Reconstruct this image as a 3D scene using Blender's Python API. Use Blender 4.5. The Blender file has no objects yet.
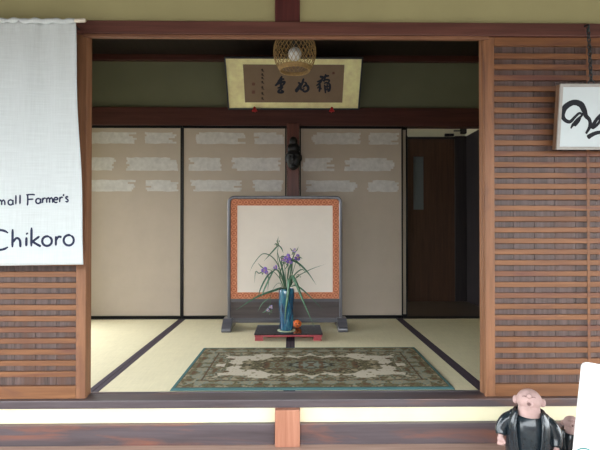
import bpy, bmesh, math, random
from mathutils import Vector, Matrix, noise
random.seed(7)
PI = math.pi
S = bpy.context.scene
COL = S.collection
V = Vector

# ------------------------------------------------------------------ materials
def new_mat(name):
    m = bpy.data.materials.new(name); m.use_nodes = True
    nt = m.node_tree; b = nt.nodes['Principled BSDF']
    return m, nt, b

def ramp(nt, fac, stops):
    r = nt.nodes.new('ShaderNodeValToRGB')
    while len(r.color_ramp.elements) < len(stops): r.color_ramp.elements.new(0.5)
    for e, (p, c) in zip(r.color_ramp.elements, stops):
        e.position = p; e.color = (*c, 1)
    nt.links.new(fac, r.inputs[0]); return r.outputs[0]

def noise_fac(nt, scale_xyz, scale=1.0, detail=4, rough=0.6, dist=0.0):
    tc = nt.nodes.new('ShaderNodeTexCoord'); mp = nt.nodes.new('ShaderNodeMapping')
    mp.inputs['Scale'].default_value = scale_xyz
    n = nt.nodes.new('ShaderNodeTexNoise')
    n.inputs['Scale'].default_value = scale; n.inputs['Detail'].default_value = detail
    n.inputs['Roughness'].default_value = rough; n.inputs['Distortion'].default_value = dist
    nt.links.new(tc.outputs['Object'], mp.inputs[0]); nt.links.new(mp.outputs[0], n.inputs['Vector'])
    return n.outputs['Fac']

def bump(nt, b, fac, strength=0.2, dist=0.002):
    bp = nt.nodes.new('ShaderNodeBump'); bp.inputs['Strength'].default_value = strength
    bp.inputs['Distance'].default_value = dist
    nt.links.new(fac, bp.inputs['Height']); nt.links.new(bp.outputs[0], b.inputs['Normal'])

def plain(name, col, rough=0.5, metal=0.0, spec=0.5, coat=0.0, var=0.12, vscale=30, bmp=0.05):
    m, nt, b = new_mat(name)
    f = noise_fac(nt, (1, 1, 1), vscale, 3)
    lo = tuple(c*(1-var) for c in col); hi = tuple(min(1, c*(1+var)) for c in col)
    nt.links.new(ramp(nt, f, [(0.3, lo), (0.7, hi)]), b.inputs['Base Color'])
    b.inputs['Roughness'].default_value = rough; b.inputs['Metallic'].default_value = metal
    b.inputs['Specular IOR Level'].default_value = spec; b.inputs['Coat Weight'].default_value = coat
    b.inputs['Coat Roughness'].default_value = 0.08
    if bmp: bump(nt, b, f, bmp, 0.001)
    return m

def wood(name, dark, light, axis='x', rough=0.5, grain=40, wear=None, wear_amt=0.5, spec=0.4, coat=0.0, wscale=1.0):
    """grain stretched along one axis; wear = a weathered colour in patches"""
    m, nt, b = new_mat(name)
    st = {'x': (0.05, 1, 1), 'y': (1, 0.05, 1), 'z': (1, 1, 0.05)}[axis]
    f = noise_fac(nt, st, grain, 6, 0.65, 0.4)
    c = ramp(nt, f, [(0.3, dark), (0.7, light)])
    if wear:
        st2 = {'x': (0.35, 1.5, 3), 'y': (1.5, 0.35, 3), 'z': (2, 2, 0.5)}[axis]
        f2 = noise_fac(nt, st2, 4*wscale, 5, 0.6, 0.8)
        mr = nt.nodes.new('ShaderNodeMapRange')
        mr.inputs['From Min'].default_value = 0.62-0.35*wear_amt; mr.inputs['From Max'].default_value = 0.78-0.35*wear_amt
        nt.links.new(f2, mr.inputs['Value'])
        mx = nt.nodes.new('ShaderNodeMix'); mx.data_type = 'RGBA'
        nt.links.new(mr.outputs[0], mx.inputs[0]); nt.links.new(c, mx.inputs[6]); mx.inputs[7].default_value = (*wear, 1)
        c = mx.outputs[2]
    nt.links.new(c, b.inputs['Base Color'])
    b.inputs['Roughness'].default_value = rough; b.inputs['Specular IOR Level'].default_value = spec
    b.inputs['Coat Weight'].default_value = coat
    bump(nt, b, f, 0.15, 0.001)
    return m

def weave(name, col, scale=500, rough=0.85, amt=0.15, axes='xz', trans=0.0):
    m, nt, b = new_mat(name)
    s1 = (1, 0.03, 0.03); s2 = (0.03, 0.03, 1) if axes == 'xz' else (0.03, 1, 0.03)
    f1 = noise_fac(nt, s1, scale, 2); f2 = noise_fac(nt, s2, scale, 2)
    ad = nt.nodes.new('ShaderNodeMath'); ad.operation = 'ADD'
    nt.links.new(f1, ad.inputs[0]); nt.links.new(f2, ad.inputs[1])
    hf = nt.nodes.new('ShaderNodeMath'); hf.operation = 'MULTIPLY'; hf.inputs[1].default_value = 0.5
    nt.links.new(ad.outputs[0], hf.inputs[0])
    lo = tuple(c*(1-amt) for c in col); hi = tuple(min(1, c*(1+amt)) for c in col)
    nt.links.new(ramp(nt, hf.outputs[0], [(0.35, lo), (0.65, hi)]), b.inputs['Base Color'])
    b.inputs['Roughness'].default_value = rough; b.inputs['Specular IOR Level'].default_value = 0.15
    bump(nt, b, hf.outputs[0], 0.25, 0.001)
    return m

def attr_mat(name, rough=0.9):
    m, nt, b = new_mat(name)
    a = nt.nodes.new('ShaderNodeAttribute'); a.attribute_name = 'Col'
    f = noise_fac(nt, (1, 1, 1), 400, 2)
    mx = nt.nodes.new('ShaderNodeMix'); mx.data_type = 'RGBA'; mx.blend_type = 'MULTIPLY'
    mx.inputs[0].default_value = 0.4
    g = ramp(nt, f, [(0.3, (0.5, 0.5, 0.5)), (0.7, (1, 1, 1))])
    nt.links.new(a.outputs['Color'], mx.inputs[6]); nt.links.new(g, mx.inputs[7])
    nt.links.new(mx.outputs[2], b.inputs['Base Color'])
    b.inputs['Roughness'].default_value = rough; b.inputs['Specular IOR Level'].default_value = 0.1
    bump(nt, b, f, 0.4, 0.003)
    return m

M = {}
M['plaster_olive'] = plain('plaster_olive', (0.36, 0.325, 0.165), 0.95, spec=0.1, var=0.06, vscale=3, bmp=0.1)
M['plaster_green'] = plain('plaster_green', (0.175, 0.18, 0.12), 0.95, spec=0.1, var=0.05, vscale=3)
M['plaster_cream'] = plain('plaster_cream', (0.74, 0.69, 0.50), 0.9, spec=0.1, var=0.05, vscale=4)
M['plaster_base'] = plain('plaster_base', (0.80, 0.75, 0.52), 0.9, spec=0.15, var=0.07, vscale=5)
M['lintel'] = wood('lintel_wood', (0.075, 0.027, 0.02), (0.145, 0.055, 0.04), 'x', 0.5)
M['lintel_edge'] = wood('lintel_edge_wood', (0.15, 0.065, 0.037), (0.26, 0.12, 0.065), 'x', 0.5)
M['post_red'] = wood('post_red_wood', (0.055, 0.012, 0.011), (0.10, 0.024, 0.02), 'z', 0.5)
M['post_low'] = wood('post_low_wood', (0.30, 0.12, 0.07), (0.48, 0.23, 0.15), 'z', 0.5, spec=0.3)
M['door_v'] = wood('door_stile_wood', (0.17, 0.072, 0.032), (0.30, 0.14, 0.07), 'z', 0.5, wear=(0.15, 0.065, 0.04), wear_amt=0.2)
M['door_h'] = wood('door_rail_wood', (0.14, 0.056, 0.023), (0.265, 0.115, 0.047), 'x', 0.5, wear=(0.13, 0.05, 0.035), wear_amt=0.35)
M['door_back'] = wood('door_board_wood', (0.045, 0.029, 0.026), (0.15, 0.10, 0.088), 'z', 0.45, grain=70, wear=(0.10, 0.05, 0.035), wear_amt=0.25, spec=0.4)
M['sill'] = wood('sill_wood', (0.052, 0.040, 0.045), (0.108, 0.088, 0.098), 'x', 0.35, grain=30, wear=(0.14, 0.075, 0.058), wear_amt=0.25, spec=0.55)
M['beam'] = wood('beam_wood', (0.054, 0.042, 0.046), (0.115, 0.092, 0.102), 'x', 0.38, grain=25, wear=(0.20, 0.085, 0.06), wear_amt=0.42, spec=0.5)
M['step'] = wood('step_wood', (0.35, 0.22, 0.17), (0.55, 0.38, 0.30), 'x', 0.5)
M['dark_red'] = wood('dark_red_wood', (0.05, 0.016, 0.014), (0.09, 0.03, 0.025), 'x', 0.45)
M['dark_red_v'] = wood('dark_red_wood_upright', (0.075, 0.025, 0.02), (0.14, 0.05, 0.038), 'z', 0.4)
M['ceil'] = wood('ceiling_wood', (0.014, 0.010, 0.008), (0.028, 0.019, 0.015), 'y', 0.6)
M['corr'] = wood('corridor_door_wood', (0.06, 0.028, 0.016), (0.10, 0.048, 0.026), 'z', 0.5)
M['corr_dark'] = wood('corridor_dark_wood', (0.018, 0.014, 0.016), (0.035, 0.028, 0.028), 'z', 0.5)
M['corr_floor'] = wood('corridor_floor_wood', (0.06, 0.042, 0.03), (0.11, 0.08, 0.055), 'x', 0.35)
M['lacquer'] = plain('black_lacquer', (0.006, 0.006, 0.008), 0.35, spec=0.25, var=0.1)
M['screen_wood'] = wood('screen_lacquered_wood', (0.055, 0.056, 0.066), (0.115, 0.112, 0.13), 'x', 0.28, spec=0.6, coat=0.3)
M['screen_wood_v'] = wood('screen_lacquered_wood_upright', (0.05, 0.05, 0.06), (0.105, 0.102, 0.12), 'z', 0.28, spec=0.6, coat=0.3)
M['screen_panel'] = wood('screen_lower_board', (0.045, 0.036, 0.036), (0.10, 0.08, 0.078), 'x', 0.35, grain=25)
M['fusuma'] = plain('fusuma_paper', (0.45, 0.385, 0.322), 0.8, spec=0.2, var=0.03, vscale=6)
M['fusuma_silver'] = plain('fusuma_silver_cloud', (0.535, 0.525, 0.51), 0.5, spec=0.5, var=0.12, vscale=25)
M['cream_silk'] = plain('cream_silk', (0.80, 0.73, 0.655), 0.75, spec=0.2, var=0.02, vscale=8)
M['tatami'] = weave('tatami_rush', (0.66, 0.60, 0.41), 350, 0.7, 0.10, 'xy')
M['heri'] = plain('tatami_border_cloth', (0.055, 0.040, 0.052), 0.8, spec=0.2, var=0.15, vscale=200)
M['noren'] = weave('noren_linen', (0.57, 0.61, 0.61), 260, 0.9, 0.07, 'xz')
M['ink_navy'] = plain('navy_print', (0.03, 0.035, 0.07), 0.8, spec=0.1, bmp=0)
M['ink'] = plain('sumi_ink', (0.012, 0.013, 0.018), 0.6, spec=0.2, bmp=0)
M['ink_blue'] = plain('sumi_ink_faded', (0.02, 0.024, 0.04), 0.7, spec=0.2, bmp=0)
M['ink_pale'] = plain('pale_signature_ink', (0.06, 0.045, 0.038), 0.8, spec=0.1, bmp=0)
M['seal'] = plain('seal_paste', (0.15, 0.075, 0.06), 0.8, spec=0.1, bmp=0)
M['gold'] = plain('gold_leaf_paper', (0.94, 0.82, 0.46), 0.5, metal=0.0, spec=0.4, var=0.18, vscale=9)
M['calli_paper'] = plain('brown_calligraphy_paper', (0.23, 0.165, 0.12), 0.85, spec=0.1, var=0.06, vscale=10)
M['frame_navy'] = plain('dark_navy_frame', (0.012, 0.016, 0.028), 0.35, spec=0.5)
M['red'] = plain('red_lacquer', (0.42, 0.012, 0.018), 0.5)
M['bamboo'] = plain('bamboo_strip', (0.42, 0.27, 0.11), 0.5, var=0.25, vscale=60)
M['globe'] = plain('white_glass_globe', (0.82, 0.84, 0.86), 0.25, spec=0.5, var=0.02)
M['cord'] = plain('dark_cord', (0.03, 0.025, 0.02), 0.7)
M['mask'] = plain('black_carved_wood', (0.006, 0.006, 0.007), 0.42, spec=0.4, var=0.3, vscale=40)
M['table_top'] = plain('black_lacquer_top', (0.018, 0.016, 0.019), 0.16, spec=0.6, var=0.1)
M['table_red'] = plain('red_lacquer_edge', (0.30, 0.045, 0.055), 0.3, spec=0.6, var=0.1)
M['ball'] = plain('orange_ornament', (0.75, 0.16, 0.03), 0.5, var=0.15, vscale=40)
M['ball_mark'] = plain('dark_painted_mark', (0.05, 0.02, 0.015), 0.6)
M['coaster'] = plain('green_cream_coaster', (0.42, 0.45, 0.30), 0.8, var=0.2, vscale=60)
M['leaf'] = plain('spiderwort_leaf', (0.045, 0.135, 0.075), 0.45, var=0.3, vscale=25)
M['leaf_pale'] = plain('spiderwort_leaf_pale', (0.10, 0.22, 0.13), 0.45, var=0.25, vscale=25)
M['stem'] = plain('spiderwort_stem', (0.055, 0.13, 0.06), 0.5, var=0.2)
M['petal'] = plain('violet_petal', (0.24, 0.13, 0.52), 0.6, var=0.25, vscale=80)
M['petal_pale'] = plain('pale_violet_petal', (0.42, 0.34, 0.62), 0.6, var=0.25, vscale=80)
M['stamen'] = plain('yellow_stamen', (0.75, 0.55, 0.10), 0.6)
M['bud'] = plain('green_bud', (0.09, 0.17, 0.08), 0.5, var=0.3)
M['rug'] = attr_mat('rug_wool')
M['sign_wood'] = wood('sign_box_wood', (0.14, 0.075, 0.045), (0.25, 0.15, 0.09), 'z', 0.5)
M['sign_rim'] = plain('sign_pale_rim', (0.36, 0.34, 0.31), 0.5, var=0.1)
M['sign_face'] = plain('sign_white_face', (0.54, 0.60, 0.61), 0.35, spec=0.5, var=0.02, vscale=4, bmp=0)
M['iron'] = plain('dark_iron', (0.045, 0.06, 0.065), 0.45, metal=0.6, var=0.2)
M['glaze'] = plain('black_pottery_glaze', (0.013, 0.020, 0.026), 0.2, spec=0.45, coat=0.2, var=0.3, vscale=60, bmp=0.25)
M['clay'] = plain('pink_clay', (0.46, 0.31, 0.285), 0.6, spec=0.3, var=0.08, vscale=40)
M['clay_dark'] = plain('dark_clay_mark', (0.16, 0.09, 0.085), 0.7, spec=0.2)
M['white_card'] = plain('white_painted_board', (0.88, 0.88, 0.87), 0.5, var=0.01, bmp=0)
M['teal_ink'] = plain('teal_paint', (0.01, 0.16, 0.155), 0.5, bmp=0)
M['white_cap'] = plain('pale_wood_rod', (0.72, 0.66, 0.55), 0.6)
M['stone'] = plain('grey_gravel', (0.26, 0.25, 0.23), 0.9, spec=0.1, var=0.25, vscale=25, bmp=0.5)
M['window_glass'] = plain('frosted_grey_glass', (0.14, 0.17, 0.19), 0.3, spec=0.5, var=0.03)
M['rust'] = plain('brocade_dark_line', (0.40, 0.12, 0.06), 0.8, spec=0.2, var=0.15, vscale=60)

def brocade():
    m, nt, b = new_mat('orange_brocade')
    f = noise_fac(nt, (1, 1, 1), 60, 3)
    nt.links.new(ramp(nt, f, [(0.3, (0.55, 0.20, 0.105)), (0.7, (0.72, 0.32, 0.19))]), b.inputs['Base Color'])
    b.inputs['Roughness'].default_value = 0.8; b.inputs['Specular IOR Level'].default_value = 0.2
    return m
M['brocade'] = brocade()

def vase_mat():
    m, nt, b = new_mat('blue_vase_glaze')
    f = noise_fac(nt, (1, 1, 0.35), 22, 4, 0.6, 1.2)
    nt.links.new(ramp(nt, f, [(0.30, (0.004, 0.014, 0.05)), (0.46, (0.012, 0.065, 0.14)), (0.6, (0.02, 0.13, 0.20)), (0.74, (0.16, 0.32, 0.37))]), b.inputs['Base Color'])
    b.inputs['Roughness'].default_value = 0.12; b.inputs['Coat Weight'].default_value = 0.6
    bump(nt, b, f, 0.3, 0.006)
    return m
M['vase'] = vase_mat()

# ------------------------------------------------------------------ mesh helpers (world coordinates)
def add_box(bm, x0, x1, y0, y1, z0, z1, bev=0.0, mi=0):
    vs = [bm.verts.new((x, y, z)) for z in (z0, z1) for y in (y0, y1) for x in (x0, x1)]
    fs = []
    for q in ((0, 2, 3, 1), (4, 5, 7, 6), (0, 1, 5, 4), (2, 6, 7, 3), (0, 4, 6, 2), (1, 3, 7, 5)):
        f = bm.faces.new([vs[i] for i in q]); f.material_index = mi; fs.append(f)
    if bev:
        es = list({e for f in fs for e in f.edges})
        r = bmesh.ops.bevel(bm, geom=es, offset=bev, segments=2, affect='EDGES', profile=0.5)
        for f in r['faces']: f.material_index = mi
    return vs

def frame_at(t):
    t = t.normalized()
    up = V((0, 0, 1)) if abs(t.z) < 0.95 else V((0, 1, 0))
    a = t.cross(up).normalized(); return a, t.cross(a).normalized()

def catmull(pts, n=8):
    if len(pts) < 3:
        return [V(pts[0]).lerp(V(pts[-1]), i/n) for i in range(n+1)]
    P = [V(p) for p in pts]; P = [2*P[0]-P[1]] + P + [2*P[-1]-P[-2]]
    out = []
    for i in range(1, len(P)-2):
        p0, p1, p2, p3 = P[i-1:i+3]
        for k in range(n):
            t = k/n
            out.append(0.5*((2*p1)+(p2-p0)*t+(2*p0-5*p1+4*p2-p3)*t*t+(3*p1-p0-3*p2+p3)*t**3))
    out.append(P[-2]); return out

def add_tube(bm, pts, rad, seg=6, closed=False, mi=0):
    P = [V(p) for p in pts]; n = len(P)
    R = rad if isinstance(rad, (list, tuple)) else [rad]*n
    rings = []; a = None
    for i in range(n):
        t = (P[(i+1) % n]-P[i-1]) if closed else (P[min(i+1, n-1)]-P[max(i-1, 0)])
        if t.length < 1e-9: t = V((0, 0, 1))
        t.normalize()
        if a is None: a, b = frame_at(t)
        else:
            a = a-t*a.dot(t)
            if a.length < 1e-6: a, b = frame_at(t)
            a.normalize(); b = t.cross(a)
        rings.append([bm.verts.new(P[i]+(a*math.cos(2*PI*k/seg)+b*math.sin(2*PI*k/seg))*R[i]) for k in range(seg)])
    m = n if closed else n-1
    for i in range(m):
        r0, r1 = rings[i], rings[(i+1) % n]
        for k in range(seg):
            f = bm.faces.new((r0[k], r0[(k+1) % seg], r1[(k+1) % seg], r1[k])); f.material_index = mi; f.smooth = True
    if not closed:
        for r in (rings[0][::-1], rings[-1]):
            f = bm.faces.new(r); f.material_index = mi

def add_lathe(bm, cx, cy, prof, seg=32, sx=1.0, sy=1.0, mi=0, cap=True, wob=None):
    rings = []
    for (r, z) in prof:
        ring = []
        for k in range(seg):
            a = 2*PI*k/seg; rr = r*(wob(a, z) if wob else 1)
            ring.append(bm.verts.new((cx+rr*math.cos(a)*sx, cy+rr*math.sin(a)*sy, z)))
        rings.append(ring)
    for r0, r1 in zip(rings, rings[1:]):
        for k in range(seg):
            f = bm.faces.new((r0[k], r0[(k+1) % seg], r1[(k+1) % seg], r1[k])); f.smooth = True; f.material_index = mi
    if cap:
        bm.faces.new(rings[0][::-1]).material_index = mi; bm.faces.new(rings[-1]).material_index = mi

def add_ball(bm, c, r, sx=1, sy=1, sz=1, seg=20, mi=0, rot=None):
    mat = Matrix.Translation(V(c)) @ (rot or Matrix.Identity(4)) @ Matrix.Diagonal((r*sx, r*sy, r*sz, 1))
    res = bmesh.ops.create_uvsphere(bm, u_segments=seg, v_segments=max(8, seg*2//3), radius=1, matrix=mat)
    for v in res['verts']:
        for f in v.link_faces: f.smooth = True; f.material_index = mi

def add_ribbon(bm, pts2, widths, to3, depth=0.0008, n=8, mi=0):
    """brush stroke: pts2 in a plane, to3 maps (a, b, height) to the world"""
    c = catmull([(p[0], p[1], 0) for p in pts2], n); L = len(c)
    if not isinstance(widths, (list, tuple)): widths = [widths]*len(pts2)
    rows = []
    for i, p in enumerate(c):
        t = c[min(i+1, L-1)]-c[max(i-1, 0)]
        if t.length < 1e-9: t = V((1, 0, 0))
        t.normalize(); nn = V((-t.y, t.x, 0))
        s = i/(L-1)*(len(widths)-1); k = min(int(s), len(widths)-2) if len(widths) > 1 else 0
        w = widths[k]+(widths[min(k+1, len(widths)-1)]-widths[k])*(s-k)
        w *= 0.5*(0.55+0.45*min(1, 3*min(i, L-1-i)/max(1, L*0.2)))
        rows.append([bm.verts.new(to3(q.x, q.y, h)) for q, h in ((p+nn*w, 0), (p+nn*w*0.8, depth), (p-nn*w*0.8, depth), (p-nn*w, 0))])
    for r0, r1 in zip(rows, rows[1:]):
        for k in range(3):
            f = bm.faces.new((r0[k], r1[k], r1[k+1], r0[k+1])); f.material_index = mi
    for r in (rows[0], rows[-1][::-1]): bm.faces.new(r).material_index = mi

def add_blade(bm, pts, w, nrm=(0, -1, 0), fold=0.35, n=8, mi=0, tip=0.1, base=0.6):
    """long narrow leaf with a folded midrib and some thickness"""
    c = catmull(pts, n); L = len(c); rows = []
    for i, p in enumerate(c):
        t = (c[min(i+1, L-1)]-c[max(i-1, 0)]).normalized()
        a = t.cross(V(nrm)); a = a.normalized() if a.length > 1e-4 else V((1, 0, 0))
        b = a.cross(t).normalized(); s = i/(L-1)
        ww = w*0.5*min(base+(1-base)*s*4, 1)*(1 if s < 0.45 else max(tip, 1-((s-0.45)/0.55)**1.6))
        rows.append([bm.verts.new(p+d) for d in (a*ww, b*ww*fold, -a*ww, b*(ww*fold-0.0012))])
    for r0, r1 in zip(rows, rows[1:]):
        for k in range(4):
            f = bm.faces.new((r0[k], r0[(k+1) % 4], r1[(k+1) % 4], r1[k])); f.smooth = True; f.material_index = mi
    bm.faces.new(rows[0][::-1]); bm.faces.new(rows[-1])

def add_poly(bm, pts3, off, mi=0):
    """flat outline with the thickness vector off"""
    a = [bm.verts.new(p) for p in pts3]; b = [bm.verts.new(V(p)+V(off)) for p in pts3]
    bm.faces.new(a).material_index = mi; bm.faces.new(b[::-1]).material_index = mi
    for i in range(len(a)):
        j = (i+1) % len(a); bm.faces.new((a[j], a[i], b[i], b[j])).material_index = mi

# ------------------------------------------------------------------ objects
BASE = {}
def thing(name, label, cat, loc=(0, 0, 0), group=None):
    o = bpy.data.objects.new(name, None); COL.objects.link(o)
    o.empty_display_size = 0.05; o.location = loc; BASE[o] = V(loc)
    o['label'] = label; o['category'] = cat; o['kind'] = 'thing'
    if group: o['group'] = group
    return o

def obj(name, bm, mats, parent=None, label=None, smooth=False):
    off = BASE.get(parent, V((0, 0, 0)))
    if parent is None:      # origin at the middle of the base
        xs = [v.co for v in bm.verts]
        off = V(((min(v.x for v in xs)+max(v.x for v in xs))/2, (min(v.y for v in xs)+max(v.y for v in xs))/2, min(v.z for v in xs)))
    bmesh.ops.recalc_face_normals(bm, faces=bm.faces)
    for v in bm.verts: v.co -= off
    me = bpy.data.meshes.new(name); bm.to_mesh(me); bm.free()
    for m in (mats if isinstance(mats, (list, tuple)) else [mats]):
        me.materials.append(M[m] if isinstance(m, str) else m)
    if smooth:
        for p in me.polygons: p.use_smooth = True
    o = bpy.data.objects.new(name, me); COL.objects.link(o)
    o.parent = parent; BASE[o] = off
    if parent is None: o.location = off
    if label: o['label'] = label
    return o

def struct(name, bm, mats, label=None):
    o = obj(name, bm, mats); o['kind'] = 'structure'
    if label: o['label'] = label
    return o

def tag(o, label, cat, group=None, kind='thing'):
    o['label'] = label; o['category'] = cat; o['kind'] = kind
    if group: o['group'] = group
    return o

def B(*boxes, bev=0.0):
    bm = bmesh.new()
    for b in boxes: add_box(bm, *b, bev=bev)
    return bm

def remeshed(bm, voxel, smooth_it=4):
    """fuse overlapping shapes into one continuous surface; returns a new bmesh"""
    bmesh.ops.recalc_face_normals(bm, faces=bm.faces)
    me = bpy.data.meshes.new('tmp'); bm.to_mesh(me); bm.free()
    o = bpy.data.objects.new('tmp', me); COL.objects.link(o)
    md = o.modifiers.new('r', 'REMESH'); md.mode = 'VOXEL'; md.voxel_size = voxel
    sm = o.modifiers.new('s', 'SMOOTH'); sm.iterations = smooth_it; sm.factor = 0.5
    dg = bpy.context.evaluated_depsgraph_get()
    e = o.evaluated_get(dg); me2 = e.to_mesh()
    out = bmesh.new(); out.from_mesh(me2); e.to_mesh_clear()
    bpy.data.objects.remove(o); bpy.data.meshes.remove(me)
    for f in out.faces: f.smooth = True
    return out

# ------------------------------------------------------------------ setting
TZ = 0.55                     # top of the mats
YB = 4.28                     # line of the sliding panels at the back
XL, XR = -1.965, 1.935        # sides of the room

struct('ground', B((-60, 60, -60, 60, -0.1, 0)), 'stone')
struct('wall_sky_block', B((-14, 14, -7.2, -7.0, 0, 2.5)), 'door_back')  # unseen wall behind the camera, added to block low sky light
struct('floor_room', B((XL, XR, 2.36, 4.27, 0.40, 0.49)), 'corr_floor')
struct('floor_corridor', B((-2.4, 2.4, 4.385, 5.42, 0.46, 0.548)), 'corr_floor')
struct('wall_left', B((XL-0.1, XL, 2.36, 2.50, 0.2, 2.93), (XL-0.1, XL, 4.12, 4.40, 0.2, 2.93), (XL-0.1, XL, 2.50, 4.12, 0.2, 0.62), (XL-0.1, XL, 2.50, 4.12, 2.30, 2.93)), 'plaster_olive')
wn = struct('added_window_1', B((XL-0.07, XL-0.03, 2.50, 2.53, 0.62, 2.30), (XL-0.07, XL-0.03, 4.09, 4.12, 0.62, 2.30), (XL-0.07, XL-0.03, 2.53, 4.09, 0.62, 0.65), (XL-0.07, XL-0.03, 2.53, 4.09, 2.27, 2.30), (XL-0.06, XL-0.04, 3.30, 3.32, 0.65, 2.27)), 'dark_red_v')  # unseen window and wall opening, added to let more daylight in
struct('wall_right', B((XR, XR+0.1, 2.36, 4.262, 0.2, 2.93)), 'plaster_olive')
struct('ceiling', B((XL-0.1, XR+0.1, 2.30, 4.40, 2.925, 2.97)), 'ceil')
struct('wall_back', B((XL, XR, 4.31, 4.38, 2.449, 2.925)), 'plaster_green')
struct('trim_1', B((XL, XR, 4.262, 4.31, 2.872, 2.925), bev=0.004), 'dark_red')                       # moulding under the ceiling
struct('trim_2', B((XL, XR, 4.262, 4.385, 2.287, 2.449), bev=0.004), 'dark_red')                      # beam over the panels
bm = bmesh.new()                                                                                     # moulding under ceiling, front side
add_box(bm, XL, XR, 2.34, 2.38, 2.86, 2.925, bev=0.004); struct('trim_3', bm, 'dark_red')
bm = B((-0.056, 0.056, 4.215, 4.30, 0.55, 2.30), bev=0.006); struct('trim_4', bm, 'dark_red_v')         # middle post
bm = B((XL, XR, 4.27, 4.385, 0.44, 0.552)); struct('trim_5', bm, 'lacquer')                            # track for the panels

# front wall
struct('wall_front', B((-3.2, -0.086, 2.262, 2.34, 2.334, 3.2), (0.033, 3.2, 2.262, 2.34, 2.334, 3.2), (-0.086, 0.033, 2.29, 2.34, 2.334, 3.2)), 'plaster_olive')
struct('trim_6', B((-0.086, 0.033, 2.245, 2.289, 2.334, 3.2), bev=0.004), 'post_red')                 # post above the lintel
struct('trim_7', B((-3.2, 3.2, 2.232, 2.29, 2.272, 2.334), bev=0.004), 'lintel')                      # lintel
struct('trim_8', B((-0.986, 0.934, 2.236, 2.262, 2.257, 2.2715), bev=0.003), 'lintel_edge')    # lower lip of the lintel
for n, (x0, x1, x2) in (('trim_9', (-1.04, -0.987, -1.01)), ('trim_10', (0.924, 0.976, 0.95))):       # jambs
    struct(n, B((x0, x1, 2.305, 2.345, 0.5505, 2.36), bev=0.004), 'door_v')
for n, s in (('wall_1', -1), ('wall_2', 1)):
    x0, x1 = sorted((s*1.97, s*3.2))
    struct(n, B((x0, x1, 2.262, 2.36, 0.2, 2.334)), 'plaster_olive')
bm = bmesh.new()                                                                                     # sill with two sliding grooves
for (y0, y1, zt) in ((2.277, 2.303, 0.557), (2.303, 2.347, 0.550), (2.347, 2.3595, 0.553)):
    add_box(bm, -3.2, 3.2, y0, y1, 0.521, zt)
add_box(bm, -3.2, 3.2, 2.2215, 2.2765, 0.521, 0.5585, bev=0.003)
struct('trim_11', bm, 'sill')
struct('wall_base', B((-3.2, 3.2, 2.245, 2.36, 0.30, 0.5205)), 'plaster_base')
struct('trim_12', B((-3.2, -0.084, 2.222, 2.25, 0.349, 0.446), (0.033, 3.2, 2.222, 2.25, 0.349, 0.446), bev=0.003), 'beam')
struct('trim_13', B((-0.083, 0.032, 2.195, 2.26, 0.349, 0.5205), bev=0.004), 'post_low')
struct('trim_14', B((-3.2, 3.2, 1.55, 2.30, 0.305, 0.348), bev=0.004), 'step')                       # long step board
struct('trim_15', B((-3.2, -3.0, 1.6, 2.3, 0, 0.305), (-0.1, 0.1, 1.6, 2.3, 0, 0.305), (3.0, 3.2, 1.6, 2.3, 0, 0.305)), 'beam')
# unseen eaves over the entrance, added deep and low to shade the upper front
bm = bmesh.new()
add_poly(bm, [(-6.6, 2.6, 3.22), (-6.6, -0.7, 2.32), (6.6, -0.7, 2.32), (6.6, 2.6, 3.22)], (0, 0, 0.08))
for k in range(27):
    x = -6.4+k*0.489
    add_poly(bm, [(x-0.025, 2.5, 3.185), (x-0.025, -0.67, 2.328), (x-0.025, -0.67, 2.26), (x-0.025, 2.5, 3.117)], (0.05, 0, 0))
struct('shade_eaves', bm, 'ceil')

# corridor behind the open panel
struct('wall_corridor_back', B((-2.4, 1.255, 5.33, 5.42, 0.54, 3.0), (1.255, 2.4, 5.337, 5.42, 0.40, 3.0)), 'plaster_cream')
struct('wall_corridor_right', B((1.945, 2.03, 4.265, 5.33, 2.40, 3.0)), 'plaster_cream')
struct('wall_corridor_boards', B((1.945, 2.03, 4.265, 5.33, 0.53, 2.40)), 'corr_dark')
struct('ceiling_corridor', B((-2.4, 2.4, 4.385, 5.42, 3.0, 3.05)), 'ceil')
bm = B((1.255, 1.285, 5.29, 5.34, 0.548, 2.40), (1.815, 1.945, 5.29, 5.34, 0.548, 2.40), (1.255, 1.945, 5.285, 5.34, 2.366, 2.39), (1.885, 1.945, 5.28, 5.33, 2.43, 3.0), bev=0.004)
struct('trim_16', bm, 'corr_dark')
d = struct('door_1', B((1.287, 1.35, 5.30, 5.335, 0.5482, 2.366), (1.465, 1.813, 5.30, 5.335, 0.5482, 2.366), (1.35, 1.465, 5.30, 5.335, 2.17, 2.366), (1.35, 1.465, 5.30, 5.335, 0.5482, 1.575)), 'corr', 'brown wooden corridor door with a narrow upright frosted pane')
obj('glass_pane', B((1.35, 1.465, 5.312, 5.322, 1.575, 2.17)), 'window_glass', d, 'narrow frosted grey pane')
bm = B((1.70, 1.80, 5.27, 5.30, 2.395, 2.425), bev=0.003); add_box(bm, 1.80, 1.885, 5.275, 5.29, 2.45, 2.462); obj('door_closer', bm, 'lacquer', d)

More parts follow.
